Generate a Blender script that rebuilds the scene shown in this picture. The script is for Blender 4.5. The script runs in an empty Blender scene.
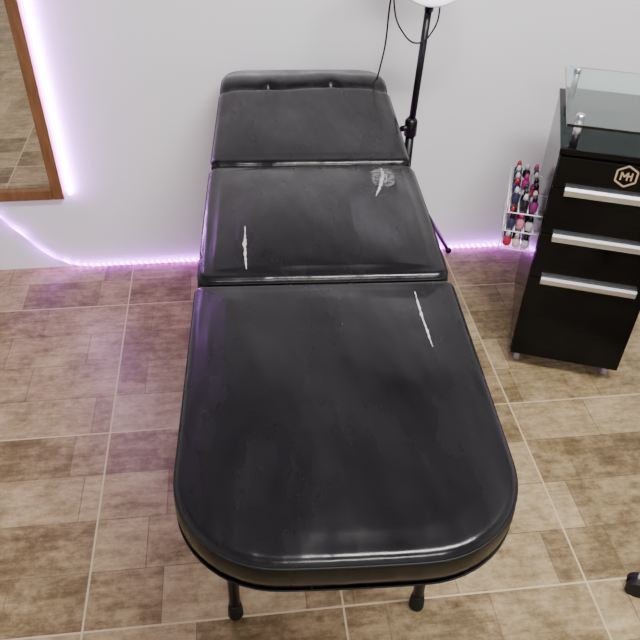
import bpy, bmesh, math, random
from mathutils import Matrix, Vector, noise
from mathutils.bvhtree import BVHTree
random.seed(7)
scene=bpy.context.scene
COL=scene.collection

# ------------------------------------------------------------ helpers
def new_mat(name, color=(.5,.5,.5), rough=.5, metal=0.0, spec=.5, emis=None, estr=0, trans=0, ior=1.45, coat=0):
    m=bpy.data.materials.new(name); m.use_nodes=True
    b=m.node_tree.nodes['Principled BSDF']
    b.inputs['Base Color'].default_value=(*color,1)
    b.inputs['Roughness'].default_value=rough
    b.inputs['Metallic'].default_value=metal
    b.inputs['Specular IOR Level'].default_value=spec
    b.inputs['IOR'].default_value=ior
    b.inputs['Transmission Weight'].default_value=trans
    b.inputs['Coat Weight'].default_value=coat
    if emis:
        b.inputs['Emission Color'].default_value=(*emis,1)
        b.inputs['Emission Strength'].default_value=estr
    return m
class NT:
    def __init__(s,m): s.t=m.node_tree; s.n=s.t.nodes; s.l=s.t.links; s.b=s.n['Principled BSDF']
    def node(s,typ,**kw):
        n=s.n.new(typ)
        for k,v in kw.items(): setattr(n,k,v)
        return n
    def link(s,a,b): s.l.new(a,b)
    def math(s,op,a,b=None,c=None):
        n=s.node('ShaderNodeMath',operation=op)
        for i,v in enumerate((a,b,c)):
            if v is None: continue
            if isinstance(v,(int,float)): n.inputs[i].default_value=v
            else: s.link(v,n.inputs[i])
        return n.outputs[0]
    def mix(s,f,a,b,mode='MIX'):
        n=s.node('ShaderNodeMix',data_type='RGBA',blend_type=mode)
        for i,v in ((0,f),(6,a),(7,b)):
            if isinstance(v,(int,float)): n.inputs[i].default_value=v
            elif isinstance(v,tuple): n.inputs[i].default_value=(*v,1)
            else: s.link(v,n.inputs[i])
        return n.outputs[2]
    def noise(s,vec,scale,detail=4,rough=.5):
        n=s.node('ShaderNodeTexNoise'); n.inputs['Scale'].default_value=scale
        n.inputs['Detail'].default_value=detail; n.inputs['Roughness'].default_value=rough
        s.link(vec,n.inputs['Vector']); return n.outputs[0]
    def ramp(s,f,stops):
        n=s.node('ShaderNodeValToRGB'); r=n.color_ramp
        while len(r.elements)<len(stops): r.elements.new(.5)
        for e,(p,c) in zip(r.elements,stops):
            e.position=p; e.color=(*c,1) if isinstance(c,tuple) else (c,c,c,1)
        s.link(f,n.inputs[0]); return n.outputs[0]

def empty(name,loc=(0,0,0),rotz=0):
    e=bpy.data.objects.new(name,None); e.location=loc; e.rotation_euler=(0,0,rotz)
    e.empty_display_size=.1; COL.objects.link(e); return e
def obj_from_bm(name,bm,mat=None,parent=None,smooth=False):
    me=bpy.data.meshes.new(name); bm.to_mesh(me); bm.free()
    if smooth:
        for p in me.polygons: p.use_smooth=True
    o=bpy.data.objects.new(name,me); COL.objects.link(o)
    if mat: me.materials.append(mat)
    if parent: o.parent=parent
    return o
def box(name,lo,hi,mat,parent=None,bev=0.0,seg=2):
    bm=bmesh.new(); bmesh.ops.create_cube(bm,size=1)
    for v in bm.verts:
        v.co=Vector([lo[i]+(v.co[i]+.5)*(hi[i]-lo[i]) for i in range(3)])
    if bev>0: bmesh.ops.bevel(bm,geom=bm.edges[:],offset=bev,segments=seg,affect='EDGES',profile=.5)
    return obj_from_bm(name,bm,mat,parent,False)
def cyl_bm(bm,p0,p1,r0,r1=None,seg=20):
    r1=r0 if r1 is None else r1
    p0=Vector(p0);p1=Vector(p1); d=p1-p0
    q=d.to_track_quat('Z','Y').to_matrix().to_4x4()
    bmesh.ops.create_cone(bm,cap_ends=True,segments=seg,radius1=r0,radius2=r1,depth=d.length,
        matrix=Matrix.Translation((p0+p1)/2)@q)
def cyl(name,p0,p1,r0,mat,parent=None,r1=None,seg=24):
    bm=bmesh.new(); cyl_bm(bm,p0,p1,r0,r1,seg)
    o=obj_from_bm(name,bm,mat,parent)
    for p in o.data.polygons: p.use_smooth = len(p.vertices)==4
    return o
def tube(name,pts,r,mat,parent=None,smooth=True,cyclic=False,res=4):
    cu=bpy.data.curves.new(name,'CURVE'); cu.dimensions='3D'; cu.bevel_depth=r; cu.bevel_resolution=res
    if smooth:
        sp=cu.splines.new('BEZIER'); sp.bezier_points.add(len(pts)-1)
        for b,p in zip(sp.bezier_points,pts):
            b.co=p; b.handle_left_type=b.handle_right_type='AUTO'
    else:
        sp=cu.splines.new('POLY'); sp.points.add(len(pts)-1)
        for b,p in zip(sp.points,pts): b.co=(*p,1)
    sp.use_cyclic_u=cyclic; cu.use_fill_caps=True
    o=bpy.data.objects.new(name,cu); COL.objects.link(o); cu.materials.append(mat)
    if parent: o.parent=parent
    return o
def lathe(bm,prof,center,seg=24,axis=None):
    rings=[]
    for r,z in prof:
        ring=[]
        for i in range(seg):
            a=2*math.pi*i/seg; v=Vector((r*math.cos(a),r*math.sin(a),z))
            if axis is not None: v=axis@v
            ring.append(bm.verts.new(v+Vector(center)))
        rings.append(ring)
    for a,b in zip(rings,rings[1:]):
        for i in range(seg): bm.faces.new((a[i],a[(i+1)%seg],b[(i+1)%seg],b[i]))
    bm.faces.new(rings[0][::-1]); bm.faces.new(rings[-1])

# ------------------------------------------------------------ materials
# floor
fm=new_mat('floor_tile',rough=.35,spec=.28); t=NT(fm)
geo=t.node('ShaderNodeNewGeometry'); sx=t.node('ShaderNodeSeparateXYZ'); t.link(geo.outputs['Position'],sx.inputs[0])
T=.637
px=t.math('DIVIDE',t.math('SUBTRACT',sx.outputs[0],.198),T); py=t.math('DIVIDE',t.math('SUBTRACT',sx.outputs[1],.905),T)
ix=t.math('FLOOR',px); iy=t.math('FLOOR',py)
fx=t.math('SUBTRACT',px,ix); fy=t.math('SUBTRACT',py,iy)
cid=t.node('ShaderNodeCombineXYZ'); t.link(ix,cid.inputs[0]); t.link(iy,cid.inputs[1])
wn=t.node('ShaderNodeTexWhiteNoise',noise_dimensions='3D'); t.link(cid.outputs[0],wn.inputs[0])
sc=t.node('ShaderNodeSeparateColor'); t.link(wn.outputs['Color'],sc.inputs[0])
bx=t.math('ADD',t.math('MULTIPLY',sx.outputs[0],1.0),t.math('MULTIPLY',sc.outputs[0],3.0))
by=t.math('ADD',t.math('MULTIPLY',fy,T),t.math('MULTIPLY',t.math('FLOOR',t.math('MULTIPLY',sc.outputs[1],9)),T))
bv=t.node('ShaderNodeCombineXYZ'); t.link(bx,bv.inputs[0]); t.link(by,bv.inputs[1])
br=t.node('ShaderNodeTexBrick'); t.link(bv.outputs[0],br.inputs['Vector'])
br.offset=.37; br.offset_frequency=2; br.squash=.75; br.squash_frequency=3
br.inputs['Scale'].default_value=1; br.inputs['Brick Width'].default_value=.36; br.inputs['Row Height'].default_value=T/4
br.inputs['Mortar Size'].default_value=.0016; br.inputs['Mortar Smooth'].default_value=.3; br.inputs['Bias'].default_value=0
br.inputs['Color1'].default_value=(0,0,0,1); br.inputs['Color2'].default_value=(1,1,1,1); br.inputs['Mortar'].default_value=(.4,.4,.4,1)
sv=t.node('ShaderNodeVectorMath',operation='MULTIPLY'); t.link(geo.outputs['Position'],sv.inputs[0]); sv.inputs[1].default_value=(1,5,1)
grain=t.noise(sv.outputs[0],8,8,.75); blotch=t.noise(geo.outputs['Position'],6.5,8,.72); fine=t.noise(geo.outputs['Position'],45,6,.75)
def cen(x,k): return t.math('MULTIPLY',t.math('SUBTRACT',x,.5),k)
f1=t.math('ADD',t.math('ADD',cen(br.outputs['Color'],.26),cen(blotch,1.0)),t.math('ADD',cen(grain,.85),cen(fine,.60)))
f1=t.math('ADD',f1,.53)
wood=t.ramp(f1,[(.18,(.072,.047,.021)),(.38,(.142,.101,.049)),(.55,(.240,.180,.094)),(.82,(.39,.312,.178))])
wood=t.mix(t.math('MULTIPLY',br.outputs['Fac'],.6),wood,(.072,.050,.026))
def edge(v):
    a=t.math('ABSOLUTE',t.math('SUBTRACT',v,.5)); return t.math('GREATER_THAN',a,.5-.0042)
gr=t.math('MAXIMUM',edge(fx),edge(fy))
fc=t.mix(gr,wood,(.43,.35,.22)); t.link(fc,t.b.inputs['Base Color'])
t.link(t.math('ADD',t.math('MULTIPLY',fine,.15),t.math('ADD',.32,t.math('MULTIPLY',gr,.3))),t.b.inputs['Roughness'])
bp=t.node('ShaderNodeBump'); bp.inputs['Strength'].default_value=.25; bp.inputs['Distance'].default_value=.003
t.link(t.math('SUBTRACT',t.math('MULTIPLY',fine,.3),gr),bp.inputs['Height']); t.link(bp.outputs[0],t.b.inputs['Normal'])
# wall paint
def wallmat(name,c):
    m=new_mat(name,c,.55); t=NT(m); g=t.node('ShaderNodeNewGeometry')
    n=t.noise(g.outputs['Position'],2.2,4,.5); t.link(t.mix(n,tuple(x*.95 for x in c),tuple(min(1,x*1.03) for x in c)),t.b.inputs['Base Color'])
    b=t.node('ShaderNodeBump'); b.inputs['Strength'].default_value=.12; b.inputs['Distance'].default_value=.002
    t.link(t.noise(g.outputs['Position'],60,4,.6),b.inputs['Height']); t.link(b.outputs[0],t.b.inputs['Normal']); return m
wm=wallmat('white_wall_paint',(.80,.80,.83)); cm=wallmat('ceiling_paint',(.82,.82,.82))
# vinyl
vm=new_mat('black_vinyl',(.012,.012,.014),.25,spec=.36); t=NT(vm); g=t.node('ShaderNodeNewGeometry')
sv=t.node('ShaderNodeVectorMath',operation='MULTIPLY'); t.link(g.outputs['Position'],sv.inputs[0]); sv.inputs[1].default_value=(3,1,1)
n1=t.noise(sv.outputs[0],3,5,.6); n2=t.noise(g.outputs['Position'],420,2,.5)
t.link(t.ramp(n1,[(.3,.15),(.7,.36)]),t.b.inputs['Roughness'])
t.link(t.mix(n1,(.0010,.0010,.0014),(.0035,.0035,.0045)),t.b.inputs['Base Color'])
b=t.node('ShaderNodeBump'); b.inputs['Strength'].default_value=.05; b.inputs['Distance'].default_value=.001
t.link(n2,b.inputs['Height'])
b2=t.node('ShaderNodeBump'); b2.inputs['Strength'].default_value=.75; b2.inputs['Distance'].default_value=.012
sv2=t.node('ShaderNodeVectorMath',operation='MULTIPLY'); t.link(g.outputs['Position'],sv2.inputs[0]); sv2.inputs[1].default_value=(6,1.6,1)
wr=t.math('ADD',t.noise(sv.outputs[0],4.0,2,.45),t.math('MULTIPLY',t.noise(sv2.outputs[0],3,3,.5),.14))
t.link(wr,b2.inputs['Height']); t.link(b.outputs[0],b2.inputs['Normal']); t.link(b2.outputs[0],t.b.inputs['Normal'])
pipem=new_mat('black_piping',(.004,.004,.005),.5,spec=.25)
scuff=new_mat('worn_vinyl_tear',(.40,.40,.38),.5)
scuff2=new_mat('faded_vinyl_scuff',(.24,.24,.235),.45)
tape=new_mat('clear_crinkled_tape',(.40,.40,.41),.25); t=NT(tape); g=t.node('ShaderNodeNewGeometry')
a_=t.noise(g.outputs['Position'],75,4,.65)
t.link(t.ramp(a_,[(.42,.03),(.62,.36)]),t.b.inputs['Alpha'])
b=t.node('ShaderNodeBump'); b.inputs['Strength'].default_value=.8; b.inputs['Distance'].default_value=.004
t.link(a_,b.inputs['Height']); t.link(b.outputs[0],t.b.inputs['Normal'])
steelblk=new_mat('black_painted_steel',(.005,.005,.006),.35,spec=.35)
rubber=new_mat('black_rubber',(.006,.006,.006),.6,spec=.3)
chrome=new_mat('brushed_aluminium',(.66,.67,.69),.32,1.0)
gold=new_mat('gold_metal',(.85,.70,.46),.45,1.0)
lacq=new_mat('black_laminate',(.0015,.0015,.002),.14,spec=.2)
glass=new_mat('green_tinted_glass',(.72,.90,.84),.02,trans=1,ior=1.5)
woodf=new_mat('mirror_frame_wood',(.33,.16,.075),.4); t=NT(woodf); g=t.node('ShaderNodeNewGeometry')
sv=t.node('ShaderNodeVectorMath',operation='MULTIPLY'); t.link(g.outputs['Position'],sv.inputs[0]); sv.inputs[1].default_value=(14,14,2)
t.link(t.ramp(t.noise(sv.outputs[0],5,6,.6),[(.3,(.13,.055,.022)),(.7,(.21,.098,.042))]),t.b.inputs['Base Color'])
mirm=new_mat('mirror_glass',(.80,.81,.79),.01,1.0)
led=new_mat('violet_led_strip',(.8,.6,1),.4,emis=(.58,.06,1.0),estr=22); t=NT(led); g=t.node('ShaderNodeNewGeometry')
s3=t.node('ShaderNodeSeparateXYZ'); t.link(g.outputs['Position'],s3.inputs[0])
ph=t.math('FRACT',t.math('MULTIPLY',t.math('ADD',s3.outputs[0],s3.outputs[2]),42))
on=t.math('LESS_THAN',ph,.45)
t.link(t.math('ADD',10,t.math('MULTIPLY',on,34)),t.b.inputs['Emission Strength'])
ledw=new_mat('mirror_led_backlight',(.8,.6,1),.4,emis=(.66,.20,1.0),estr=120)

# ------------------------------------------------------------ room
WY=2.45
box('floor',(-2.3,-2.6,-.1),(2.9,WY+.1,0),fm)
box('wall_back',(-2.3,WY,0),(2.9,WY+.1,2.75),wm)
box('wall_front',(-2.3,-2.7,0),(2.9,-2.6,2.75),wm)
box('wall_left',(-2.4,-2.7,0),(-2.3,WY+.1,2.75),wm)
box('wall_right',(2.9,-2.7,0),(3.0,WY+.1,2.75),wm)
box('ceiling',(-2.4,-2.7,2.75),(3.0,WY+.1,2.85),cm)

# ------------------------------------------------------------ massage table
ax=math.radians(3.0)
TX,TY=.138,.563
table=empty('massage_table',(TX,TY,0),-ax)
ZT=.78; HW=.277
def rrect(x0,x1,y0,y1,rn,rf,n=14,bow_n=0,bow_f=0,e=2.0,taper=0):
    """rounded outline, rn = near corner radius, rf = far corner radius (ccw)"""
    pts=[]
    def corner(cx,cy,r,a0):
        for i in range(n+1):
            a=a0+math.pi/2*i/n
            c,s=math.cos(a),math.sin(a)
            pts.append((cx+r*math.copysign(abs(c)**(2/e),c),cy+r*math.copysign(abs(s)**(2/e),s)))
    corner(x0+rn,y0+rn,rn,math.pi); corner(x1-rn,y0+rn,rn,1.5*math.pi)
    corner(x1-rf,y1-rf,rf,0); corner(x0+rf,y1-rf,rf,.5*math.pi)
    out=[]; m=len(pts)
    for i in range(m):
        a=Vector(pts[i]); b_=Vector(pts[(i+1)%m]); L=(b_-a).length
        k=max(1,int(L/.012))
        for j in range(k): out.append(a.lerp(b_,j/k))
    xm=(x0+x1)/2; hw=(x1-x0)/2
    for p in out:
        q=1-((p.x-xm)/hw)**2
        tn=max(0,1-(p.y-y0)/.12); tf=max(0,1-(y1-p.y)/.12)
        p.x=xm+(p.x-xm)*(1-taper*(p.y-y0)/(y1-y0))
        p.y+= -bow_n*q*tn + bow_f*q*tf
    return out
def pad(name,outline,zb,zt,bulge,zfun,rough_seed,er=.016):
    n=len(outline)
    cen=sum(outline,Vector((0,0)))/n
    xs=[p.x for p in outline]; ys=[p.y for p in outline]
    xm,hx=(min(xs)+max(xs))/2,(max(xs)-min(xs))/2; ym,hy=(min(ys)+max(ys))/2,(max(ys)-min(ys))/2
    nor=[]
    for i in range(n):
        d=(outline[(i+1)%n]-outline[i-1]).normalized(); nor.append(Vector((-d.y,d.x)))  # inward (ccw)
    bm=bmesh.new(); rings=[]
    def ring(ins,z,sc=1.0):
        r=[]
        for p,nn in zip(outline,nor):
            q=p+nn*ins; q=cen+(q-cen)*sc
            zz=z
            if sc<1:
                u=min(1,abs((q.x-xm)/hx)); v=min(1,abs((q.y-ym)/hy))
                zz+=bulge*(1-u**2.4)*(1-v**2.4)*min(1,(1-sc)*12)
                zz+=.008*noise.noise(Vector((q.x*7,q.y*4,rough_seed)))*min(1,(1-sc)*5)
            zz+=zfun(q.x,q.y)
            r.append(bm.verts.new((q.x,q.y,zz)))
        rings.append(r)
    ring(.05,zb); ring(.008,zb); ring(.001,zb+.006); ring(-.003,(zb+zt)/2); ring(-.001,zt-er*1.1)
    for a in (15,30,45,60,75): 
        A=math.radians(a); ring(er*(1-math.cos(A)),zt-er+er*math.sin(A))
    ring(er,zt)
    for i in range(1,70): ring(er,zt,1-i/70)
    for a,b_ in zip(rings,rings[1:]):
        for i in range(n): bm.faces.new((a[i],a[(i+1)%n],b_[(i+1)%n],b_[i]))
    bm.faces.new(rings[0][::-1]); bm.faces.new(rings[-1])
    bmesh.ops.recalc_face_normals(bm,faces=bm.faces)
    bvh=BVHTree.FromBMesh(bm)
    o=obj_from_bm(name,bm,vm,table,True)
    for nm,z_,ins in (('piping_top',zt-er*.75,.0005),('piping_bottom',zb+.010,-.001)):
        tube(name+'_'+nm,[(*(p+nn*ins),z_+zfun(p.x,p.y)) for p,nn in zip(outline,nor)],.0018,pipem,table,False,True,2)
    return o,bvh
flat=lambda x,y:0
def headz(x,y):
    d=y-1.198
    z=.040*min(1,max(0,d/.40))
    notch=math.exp(-((x+.11)/.022)**2)+math.exp(-((x-.085)/.022)**2)
    z-=(.014+.013*notch)*math.exp(-((d-.415-.010*notch)/.018)**2)
    if d>.40: z-=.030*((d-.40)/.25)**2
    z+=.009*math.exp(-((d-.49)/.05)**2)
    return z
def midz(x,y): return .004*math.sin((y-.67)/.52*math.pi)
p1,b1=pad('leg_rest_pad',rrect(-HW,HW,0.0,.662,.172,.020,bow_n=.010,e=2.15),ZT-.078,ZT,.008,flat,1,.017)
p2,b2_=pad('seat_pad',rrect(-HW+.002,HW-.002,.673,1.186,.030,.030),ZT-.078,ZT,.026,midz,2,.016)
p3,b3=pad('head_rest_pad',rrect(-HW+.002,HW-.002,1.200,1.857,.030,.095,bow_f=.012,taper=.07),ZT-.078,ZT,.010,headz,3,.018)
for i,(a,b_) in enumerate(((.16,.65),(.69,1.17),(1.22,1.74))):
    box('frame_board_%d'%(i+1),(-HW+.03,a,ZT-.092),(HW-.03,b_,ZT-.0785),steelblk,table,.002)
zf=ZT-.108
for sx_ in (-1,1):
    cyl('side_rail_%d'%(1 if sx_<0 else 2),(sx_*.225,.16,zf),(sx_*.225,1.72,zf),.015,steelblk,table)
for i,y in enumerate((.16,.34,.668,1.194,1.52,1.72)):
    cyl('cross_rail_%d'%(i+1),(-.225,y,zf),(.225,y,zf),.0125,steelblk,table)
k=0
for y in (.338,1.50):
    for s in (-1,1):
        k+=1
        cyl('leg_%d'%k,(s*.219,y,zf),(s*.225,y,.03),.0135,steelblk,table)
        bm=bmesh.new(); lathe(bm,[(.017,0),(.019,.004),(.018,.03),(.0155,.05),(.0145,.055)],(s*.225,y,0)); obj_from_bm('leg_foot_%d'%k,bm,rubber,table,True)
    cyl('leg_brace_%d'%k,(-.222,y,.36),(.222,y,.36),.009,steelblk,table)
# tears / scuffs lying on the vinyl
TM=Matrix.Translation((TX,TY,0))@Matrix.Rotation(-ax,4,'Z'); TI=TM.inverted()
def surf(bvh,x,y):
    h=bvh.ray_cast(Vector((x,y,2)),Vector((0,0,-1))); return h[0].z if h[0] is not None else ZT
def scuff_strip(name,bvh,pts,w,mat=None):
    bm=bmesh.new(); prev=None; dense=[]
    for a,b_ in zip(pts,pts[1:]):
        L=(Vector(b_)-Vector(a)).length; K=max(2,int(L/.006))
        for j in range(K): dense.append(Vector(a).lerp(Vector(b_),j/K))
    dense.append(Vector(pts[-1])); N=len(dense)
    loc=[ (TI@Vector((p.x,p.y,0))) for p in dense]
    for i,p in enumerate(loc):
        d=(loc[min(i+1,N-1)]-loc[max(i-1,0)]).normalized(); nn=Vector((-d.y,d.x,0))
        ww=w*(.25+.75*math.sin(math.pi*(i+.4)/N))*(.5+1.0*random.random())
        off=nn*random.uniform(-.0008,.0008); r=[]
        for s in (-1,1):
            q=p+off+nn*ww*s*.5; r.append(bm.verts.new((q.x,q.y,surf(bvh,q.x,q.y)+.0009)))
        if prev: bm.faces.new((prev[0],prev[1],r[1],r[0]))
        prev=r
    o=obj_from_bm(name,bm,mat or scuff,table)
scuff_strip('tear_1',b2_,[(.010,1.42),(.006,1.35),(.006,1.275)],.0062)
scuff_strip('tear_2',b1,[(.357,1.17),(.352,1.09),(.350,.985)],.0048)
# crinkled clear tape patch draped on the seat pad (soft rounded oblong)
R9=random.Random(21)
bm=bmesh.new(); ctr=TI@Vector((.374,1.634,0)); RN,RS=40,7; g_=[]
for i in range(RN):
    a=2*math.pi*i/RN; ca,sa=math.cos(a),math.sin(a)
    dx=.030*math.copysign(abs(ca)**.6,ca); dy=.058*math.copysign(abs(sa)**.6,sa)
    k_=.95+.08*R9.random(); dx,dy=k_*(dx+.12*dy),k_*dy
    g_.append([ (ctr.x+dx*j/RS, ctr.y+dy*j/RS) for j in range(1,RS+1)])
cv=bm.verts.new((ctr.x,ctr.y,surf(b2_,ctr.x,ctr.y)+.0015))
gv=[[bm.verts.new((x,y,surf(b2_,x,y)+.0012+.0006*R9.random())) for x,y in row] for row in g_]
for i in range(RN):
    a,b_=gv[i],gv[(i+1)%RN]; bm.faces.new((cv,a[0],b_[0]))
    for j in range(RS-1): bm.faces.new((a[j],a[j+1],b_[j+1],b_[j]))
obj_from_bm('tape_patch',bm,tape,table,True)
for i in range(5):
    a=1.25+R9.uniform(-.3,.25); L=R9.uniform(.03,.06)
    x=.374+R9.uniform(-.02,.022); y=1.634+R9.uniform(-.03,.03)
    scuff_strip('crumple_%d'%(i+1),b2_,[(x-L/2*math.cos(a),y-L/2*math.sin(a)),(x+R9.uniform(-.004,.004),y),(x+L/2*math.cos(a),y+L/2*math.sin(a))],R9.uniform(.0015,.004),scuff2)
scuff_strip('tear_4',b2_,[(.380,1.70),(.376,1.65),(.356,1.58),(.336,1.53)],.0075)
scuff_strip('tear_5',b2_,[(.345,1.665),(.375,1.674),(.405,1.662)],.004)
for i in range(7):
    x=random.uniform(-.2,.2); y=random.choice([random.uniform(.1,.62),random.uniform(.72,1.15)])
    w=TM@Vector((x,y,0)); L=random.uniform(.0015,.003); a=random.uniform(0,3.14)
    scuff_strip('scratch_%d'%(i+1),b1 if y<.65 else b2_,[(w.x,w.y),(w.x+L*math.cos(a),w.y+L*math.sin(a))],.0010,scuff2)

# ------------------------------------------------------------ mirror
mir=empty('wall_mirror',(0,WY-.002,0))
mx0,mx1,mz0,mz1=-1.30,-.642,.322,1.72; fw=.042
def frame_piece(name,a,b_):
    box(name,(a[0],-.030,a[1]),(b_[0],-.004,b_[1]),woodf,mir,.004)
frame_piece('frame_right',(mx1-fw,mz0),(mx1,mz1)); frame_piece('frame_left',(mx0,mz0),(mx0+fw,mz1))
frame_piece('frame_bottom',(mx0+fw,mz0),(mx1-fw,mz0+fw)); frame_piece('frame_top',(mx0+fw,mz1-fw),(mx1-fw,mz1))
box('mirror_glass',(mx0+fw-.005,-.016,mz0+fw-.005),(mx1-fw+.005,-.010,mz1-fw+.005),mirm,mir)

# ------------------------------------------------------------ LED strips
ls=empty('led_strip_light',(0,0,0))
def strip(name,pts,r,mat):
    tube(name,pts,r,mat,ls,False,False,2)
strip('mirror_right_strip',[(-.622,WY-.012,.335),(-.622,WY-.012,1.72)],.0070,ledw)
bp_=[(-.60,WY-.012,.010)]
x=-.60
while x<2.6: x+=.1; bp_.append((x,WY-.012,.010))
strip('base_strip',bp_,.0055,led)
tube('drop_strip',[(-1.02,WY-.010,.35),(-.90,WY-.010,.252),(-.815,WY-.010,.142),(-.72,WY-.010,.045),(-.655,WY-.010,.016),(-.60,WY-.012,.010)],.0045,led,ls,True,False,2)

# ------------------------------------------------------------ ring light on tripod
rl=empty('ring_light_stand',(.556,2.10,0))
cyl('pole_lower',(0,0,.16),(0,0,.72),.014,steelblk,rl)
cyl('pole_upper',(0,0,.70),(.016,0,1.095),.0105,steelblk,rl)
bm=bmesh.new(); lathe(bm,[(.012,-.03),(.020,-.028),(.020,.02),(.013,.03)],(0,0,.715)); obj_from_bm('height_collar',bm,steelblk,rl,True)
cyl('collar_knob',(0,0,.715),(-.034,-.014,.715),.009,steelblk,rl)
bm=bmesh.new(); lathe(bm,[(.014,-.035),(.021,-.03),(.021,.03),(.014,.035)],(0,0,.52)); obj_from_bm('leg_collar',bm,steelblk,rl,True)
for i,a in enumerate((46,166,286)):
    A=math.radians(a); c,s=math.cos(A),math.sin(A); R=.43 if i==0 else .30
    if i==1: R=.22
    cyl('tripod_leg_%d'%(i+1),(c*.02,s*.02,.51),(c*R,s*R,.012),.008,steelblk,rl)
    cyl('tripod_strut_%d'%(i+1),(c*.012,s*.012,.20),(c*R*.55,s*R*.55,.245),.005,steelblk,rl)
    bm=bmesh.new(); bmesh.ops.create_uvsphere(bm,u_segments=12,v_segments=8,radius=.013,matrix=Matrix.Translation((c*R,s*R,.013))); obj_from_bm('tripod_foot_%d'%(i+1),bm,rubber,rl,True)
lampw=new_mat('ring_light_diffuser',(.95,.95,.95),.4,emis=(.80,.70,1.0),estr=1.5)
whitep=new_mat('white_plastic',(.85,.85,.86),.35)
R4=Matrix.Rotation(math.radians(78),3,'X')
def torus(name,R,r,flat_,center,mat,parent):
    bm=bmesh.new(); S=64; K=16; g=[]
    for i in range(S):
        a=2*math.pi*i/S; row=[]
        for j in range(K):
            b_=2*math.pi*j/K; v=Vector(((R+r*math.cos(b_))*math.cos(a),(R+r*math.cos(b_))*math.sin(a),flat_*math.sin(b_)))
            row.append(bm.verts.new(R4@v+Vector(center)))
        g.append(row)
    for i in range(S):
        for j in range(K): bm.faces.new((g[i][j],g[(i+1)%S][j],g[(i+1)%S][(j+1)%K],g[i][(j+1)%K]))
    return obj_from_bm(name,bm,mat,parent,True)
RZ=1.219
torus('ring_housing',.105,.026,.010,(.016,-.02,RZ),whitep,rl)
torus('ring_diffuser',.105,.021,.009,(.016,-.026,RZ-.001),lampw,rl)
cyl('ring_mount',(.016,0,1.07),(.016,-.012,1.105),.013,steelblk,rl)
tube('power_cable_loop',[(-.085,.0,1.16),(-.09,-.01,1.10),(-.062,-.02,1.02),(-.01,-.022,.985),(.030,-.02,1.02),(.042,-.02,1.08),(.03,0,1.16)],.0024,rubber,rl)
tube('power_cable',[(-.085,0,1.2),(-.092,.03,1.08),(-.090,.06,.96),(-.090,.11,.87),(-.09,.22,.70),(-.09,.26,.4),(-.06,.26,.02),(.1,.30,.006)],.0026,rubber,rl)

# ------------------------------------------------------------ drawer trolley
ang=math.atan2(-.120,.313)
tr=empty('drawer_trolley',(.888,1.731,0),ang)     # local x = along front, local y = depth
W,D,HT,HB=.352,.435,.812,.062
th_=.016
box('side_left',(0,0.004,HB),(th_,D,HT-.018),lacq,tr,.001)
box('side_right',(W-th_,0.004,HB),(W,D,HT-.018),lacq,tr,.001)
box('back_panel',(th_,D-.012,HB),(W-th_,D,HT-.018),lacq,tr)
box('bottom_panel',(th_,0.004,HB),(W-th_,D-.012,HB+.016),lacq,tr)
box('top_panel',(-.002,-.004,HT-.018),(W+.002,D+.004,HT),lacq,tr,.0015)
zs=[(.700,.792),(.545,.697),(.388,.542),(HB+.002,.385)]
for i,(a,b_) in enumerate(zs):
    box('drawer_front_%d'%(i+1),(.002,-.014,a),(W-.002,.002,b_),lacq,tr,.0015)
    box('drawer_box_%d'%(i+1),(.03,.002,a+.01),(W-.03,D-.03,b_-.02),steelblk,tr)
for i,z in enumerate((.695,.541,.384)):
    bm=bmesh.new()
    prof=[(-.014,.014),(-.014,-.013),(-.028,-.013),(-.031,-.008),(-.031,.006),(-.027,.014)]
    A=[bm.verts.new((.036,y,z+zz)) for y,zz in prof]; B=[bm.verts.new((W-.034,y,z+zz)) for y,zz in prof]
    n=len(prof)
    for j in range(n): bm.faces.new((A[j],A[(j+1)%n],B[(j+1)%n],B[j]))
    bm.faces.new(A[::-1]); bm.faces.new(B); bmesh.ops.recalc_face_normals(bm,faces=bm.faces)
    obj_from_bm('drawer_handle_%d'%(i+1),bm,chrome,tr)
caster_m=new_mat('grey_caster_tread',(.25,.22,.25),.3)
k=0
for x in (.03,W-.03):
    for y in (.03,D-.04):
        k+=1
        box('caster_plate_%d'%k,(x-.02,y-.02,HB-.004),(x+.02,y+.02,HB),chrome,tr)
        cyl('caster_fork_%d'%k,(x,y,.032),(x,y,HB-.003),.008,chrome,tr)
        cyl('caster_wheel_%d'%k,(x-.009,y+.008,.020),(x+.009,y+.008,.020),.020,caster_m,tr)
k=0
for x in (.035,W-.035):
    for y in (.045,D-.035):
        k+=1; cyl('glass_standoff_%d'%k,(x,y,HT),(x,y,HT+.062),.0105,chrome,tr)
        bm=bmesh.new(); lathe(bm,[(.0125,0),(.0125,.010),(.010,.013)],(x,y,HT+.070)); obj_from_bm('glass_standoff_cap_%d'%k,bm,chrome,tr)
box('glass_top',(.0,.0,HT+.062),(W+.02,D+.01,HT+.070),glass,tr,.001)
def hexbar(bm,p,q,w=.0035):
    p=Vector(p);q=Vector(q); d=(q-p).normalized(); nn=Vector((-d.z,0,d.x))*w/2
    vs=[]
    for yy in (-.0145,-.0165):
        vs.append([bm.verts.new((c.x,yy,c.z)) for c in (p-nn,p+nn,q+nn,q-nn)])
    bm.faces.new(vs[0]); bm.faces.new(vs[1][::-1])
    for j in range(4): bm.faces.new((vs[0][j],vs[0][(j+1)%4],vs[1][(j+1)%4],vs[1][j]))
bm=bmesh.new(); cx,cz,R=.186,.760,.031
H6=[(cx+R*math.cos(math.radians(90+60*i)),0,cz+R*math.sin(math.radians(90+60*i))) for i in range(6)]
for i in range(6): hexbar(bm,H6[i],H6[(i+1)%6],.0048)
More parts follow.
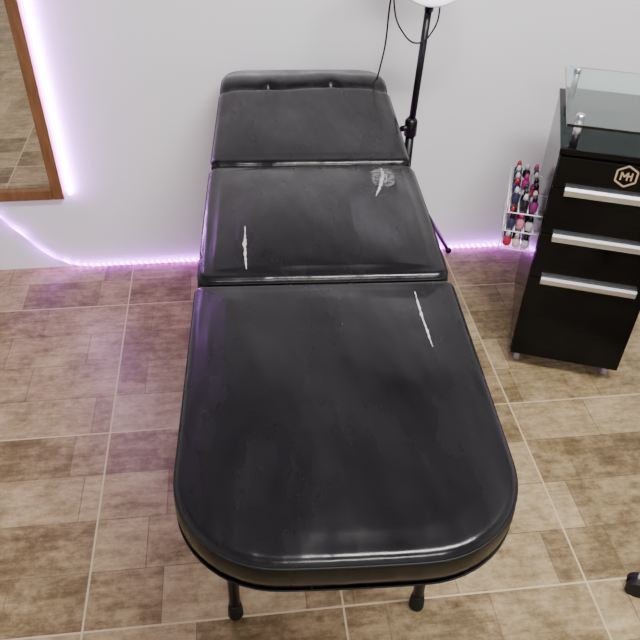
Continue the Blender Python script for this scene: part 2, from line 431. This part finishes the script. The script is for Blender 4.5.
for a,b_ in (((-.014,-.012),(-.014,.011)),((-.014,.011),(-.005,-.002)),((-.005,-.002),(.003,.011)),((.003,.011),(.003,-.012)),((.003,.001),(.014,.001)),((.014,.011),(.014,-.012))):
    hexbar(bm,(cx+a[0],0,cz+a[1]),(cx+b_[0],0,cz+b_[1]),.0042)
bmesh.ops.recalc_face_normals(bm,faces=bm.faces); obj_from_bm('hexagon_logo',bm,gold,tr)
# white wire rack on the left side + bottles
rackw=new_mat('white_coated_wire',(.70,.70,.72),.35)
tiers=(.435,.50,.565)
ry0,ry1=.05,.31
for i,z in enumerate(tiers):
    for j,x in enumerate((-.014,-.042,-.070,-.098)):
        cyl('rack_wire_%d_%d'%(i+1,j+1),(x,ry0,z-.002),(x,ry1,z-.002),.0020,rackw,tr,seg=8)
    cyl('rack_rail_%d'%(i+1),(-.106,ry0,z+.018),(-.106,ry1,z+.018),.0024,rackw,tr,seg=8)
    for y in (ry0,(ry0+ry1)/2,ry1):
        tube('rack_bracket_%d_%d'%(i+1,int(y*1000)),[(-.001,y,z-.004),(-.106,y,z-.004),(-.106,y,z+.018)],.0022,rackw,tr,False)
ib=empty('ink_bottles',(.888,1.731,0),ang)
cols=[(.30,.01,.03),(.45,.42,.45),(.006,.006,.008),(.35,.02,.16),(.02,.02,.05),(.50,.42,.36),(.008,.008,.010),(.18,.015,.12),(.02,.03,.04),(.45,.16,.22)]
bmats=[new_mat('ink_%d'%i,c,.25) for i,c in enumerate(cols)]
k=0
for z in tiers:
    for row in range(3):
      for j in range(7):
        if random.random()<.08: continue
        k+=1; y=.068+j*.036+random.uniform(-.002,.002); x=-.028-.028*row; h=random.uniform(.026,.036)
        bm=bmesh.new(); lathe(bm,[(.011,.0002),(.0125,.003),(.0125,h-.006),(.006,h),(.006,h+.003)],(x,y,z),14); obj_from_bm('bottle_%d'%k,bm,random.choice(bmats),ib,True)
        bm=bmesh.new(); lathe(bm,[(.0075,h+.002),(.0075,h+.010),(.004,h+.020)],(x,y,z),12); obj_from_bm('bottle_cap_%d'%k,bm,random.choice([bmats[1],bmats[2],bmats[2],bmats[0],bmats[1],bmats[3]]),ib,True)

# ------------------------------------------------------------ rolling stool
st=empty('rolling_stool',(1.215,.82,0),0)
a0=math.radians(169.5)
for i in range(5):
    A=a0+2*math.pi*i/5; c,s=math.cos(A),math.sin(A); R=.272
    bm=bmesh.new(); w0,w1=.026,.017
    nn=Vector((-s,c,0)); vs=[]
    for (rr,w,zt_,zb_) in ((.02,w0,.115,.075),(R*.6,.021,.098,.066),(R,w1,.078,.060)):
        ctr=Vector((c*rr,s*rr,0)); vs.append([bm.verts.new(ctr+nn*w*a+Vector((0,0,z))) for a,z in ((-1,zb_),(1,zb_),(.8,zt_),(-.8,zt_))])
    for a,b_ in zip(vs,vs[1:]):
        for j in range(4): bm.faces.new((a[j],a[(j+1)%4],b_[(j+1)%4],b_[j]))
    bm.faces.new(vs[0][::-1]); bm.faces.new(vs[-1]); bmesh.ops.recalc_face_normals(bm,faces=bm.faces)
    bmesh.ops.bevel(bm,geom=bm.edges[:],offset=.003,segments=2,affect='EDGES')
    obj_from_bm('base_arm_%d'%(i+1),bm,rubber,st)
    C=Vector((c*R,s*R,0)); tdir=Vector((math.cos(A+1.2),math.sin(A+1.2),0)); cyl('caster_stem_%d'%(i+1),C+Vector((0,0,.045)),C+Vector((0,0,.07)),.007,chrome,st)
    for sgn in (-1,1):
        p=C+Vector((0,0,.026)); cyl('caster_wheel_%d_%s'%(i+1,'a' if sgn<0 else 'b'),p+tdir*sgn*.004,p+tdir*sgn*.019,.0255,rubber,st)
    bm=bmesh.new(); bmesh.ops.create_uvsphere(bm,u_segments=16,v_segments=10,radius=.024,matrix=Matrix.Translation(C+Vector((0,0,.036)))@Matrix.Diagonal((.8,.8,.8,1))); obj_from_bm('caster_hood_%d'%(i+1),bm,rubber,st,True)
cyl('gas_column',(0,0,.07),(0,0,.28),.025,rubber,st); cyl('gas_piston',(0,0,.27),(0,0,.44),.014,chrome,st)
bm=bmesh.new(); lathe(bm,[(.05,.435),(.16,.445),(.175,.46),(.178,.49),(.165,.515),(.10,.525),(.02,.527)],(0,0,0),40); obj_from_bm('seat_cushion',bm,vm,st,True)

# ------------------------------------------------------------ lights
panel=new_mat('light_diffuser',(.9,.9,.9),.5,emis=(1,.98,.96),estr=4)
def ceil_light(x,y,sx_,sy_,power,suffix=''):
    e=empty('ceiling_light'+suffix,(x,y,0))
    box('light_housing',(-sx_/2-.02,-sy_/2-.02,2.70),(sx_/2+.02,sy_/2+.02,2.75),whitep,e,.004)
    box('light_diffuser',(-sx_/2,-sy_/2,2.692),(sx_/2,sy_/2,2.6995),panel,e)
    l=bpy.data.lights.new('panel_lamp','AREA'); l.shape='RECTANGLE'; l.size=sx_; l.size_y=sy_; l.energy=power; l.color=(1,.985,.965)
    o=bpy.data.objects.new('panel_lamp',l); o.location=(0,0,2.685); o.parent=e; COL.objects.link(o)
ceil_light(.75,.60,1.2,.30,108)
ceil_light(.3,-1.3,1.2,.30,70,'.001')
w=bpy.data.worlds.new('World'); scene.world=w; w.use_nodes=True
w.node_tree.nodes['Background'].inputs[0].default_value=(.8,.8,.85,1); w.node_tree.nodes['Background'].inputs[1].default_value=.3

# ------------------------------------------------------------ camera
th=math.radians(39.8); psi=math.radians(7.6)
F=Vector((math.sin(psi)*math.cos(th),math.cos(psi)*math.cos(th),-math.sin(th)))
R0=Vector((math.cos(psi),-math.sin(psi),0)); U0=R0.cross(F)
cr=(R0+.0256*U0).normalized(); cu_=(U0-.0256*R0).normalized()
M=Matrix((cr,cu_,-F)).transposed().to_4x4(); M.translation=(0,0,1.70)
cam=bpy.data.cameras.new('camera'); cam.lens=718/640*36; cam.sensor_width=36; cam.clip_start=.02
co=bpy.data.objects.new('camera',cam); COL.objects.link(co); co.matrix_world=M; scene.camera=co
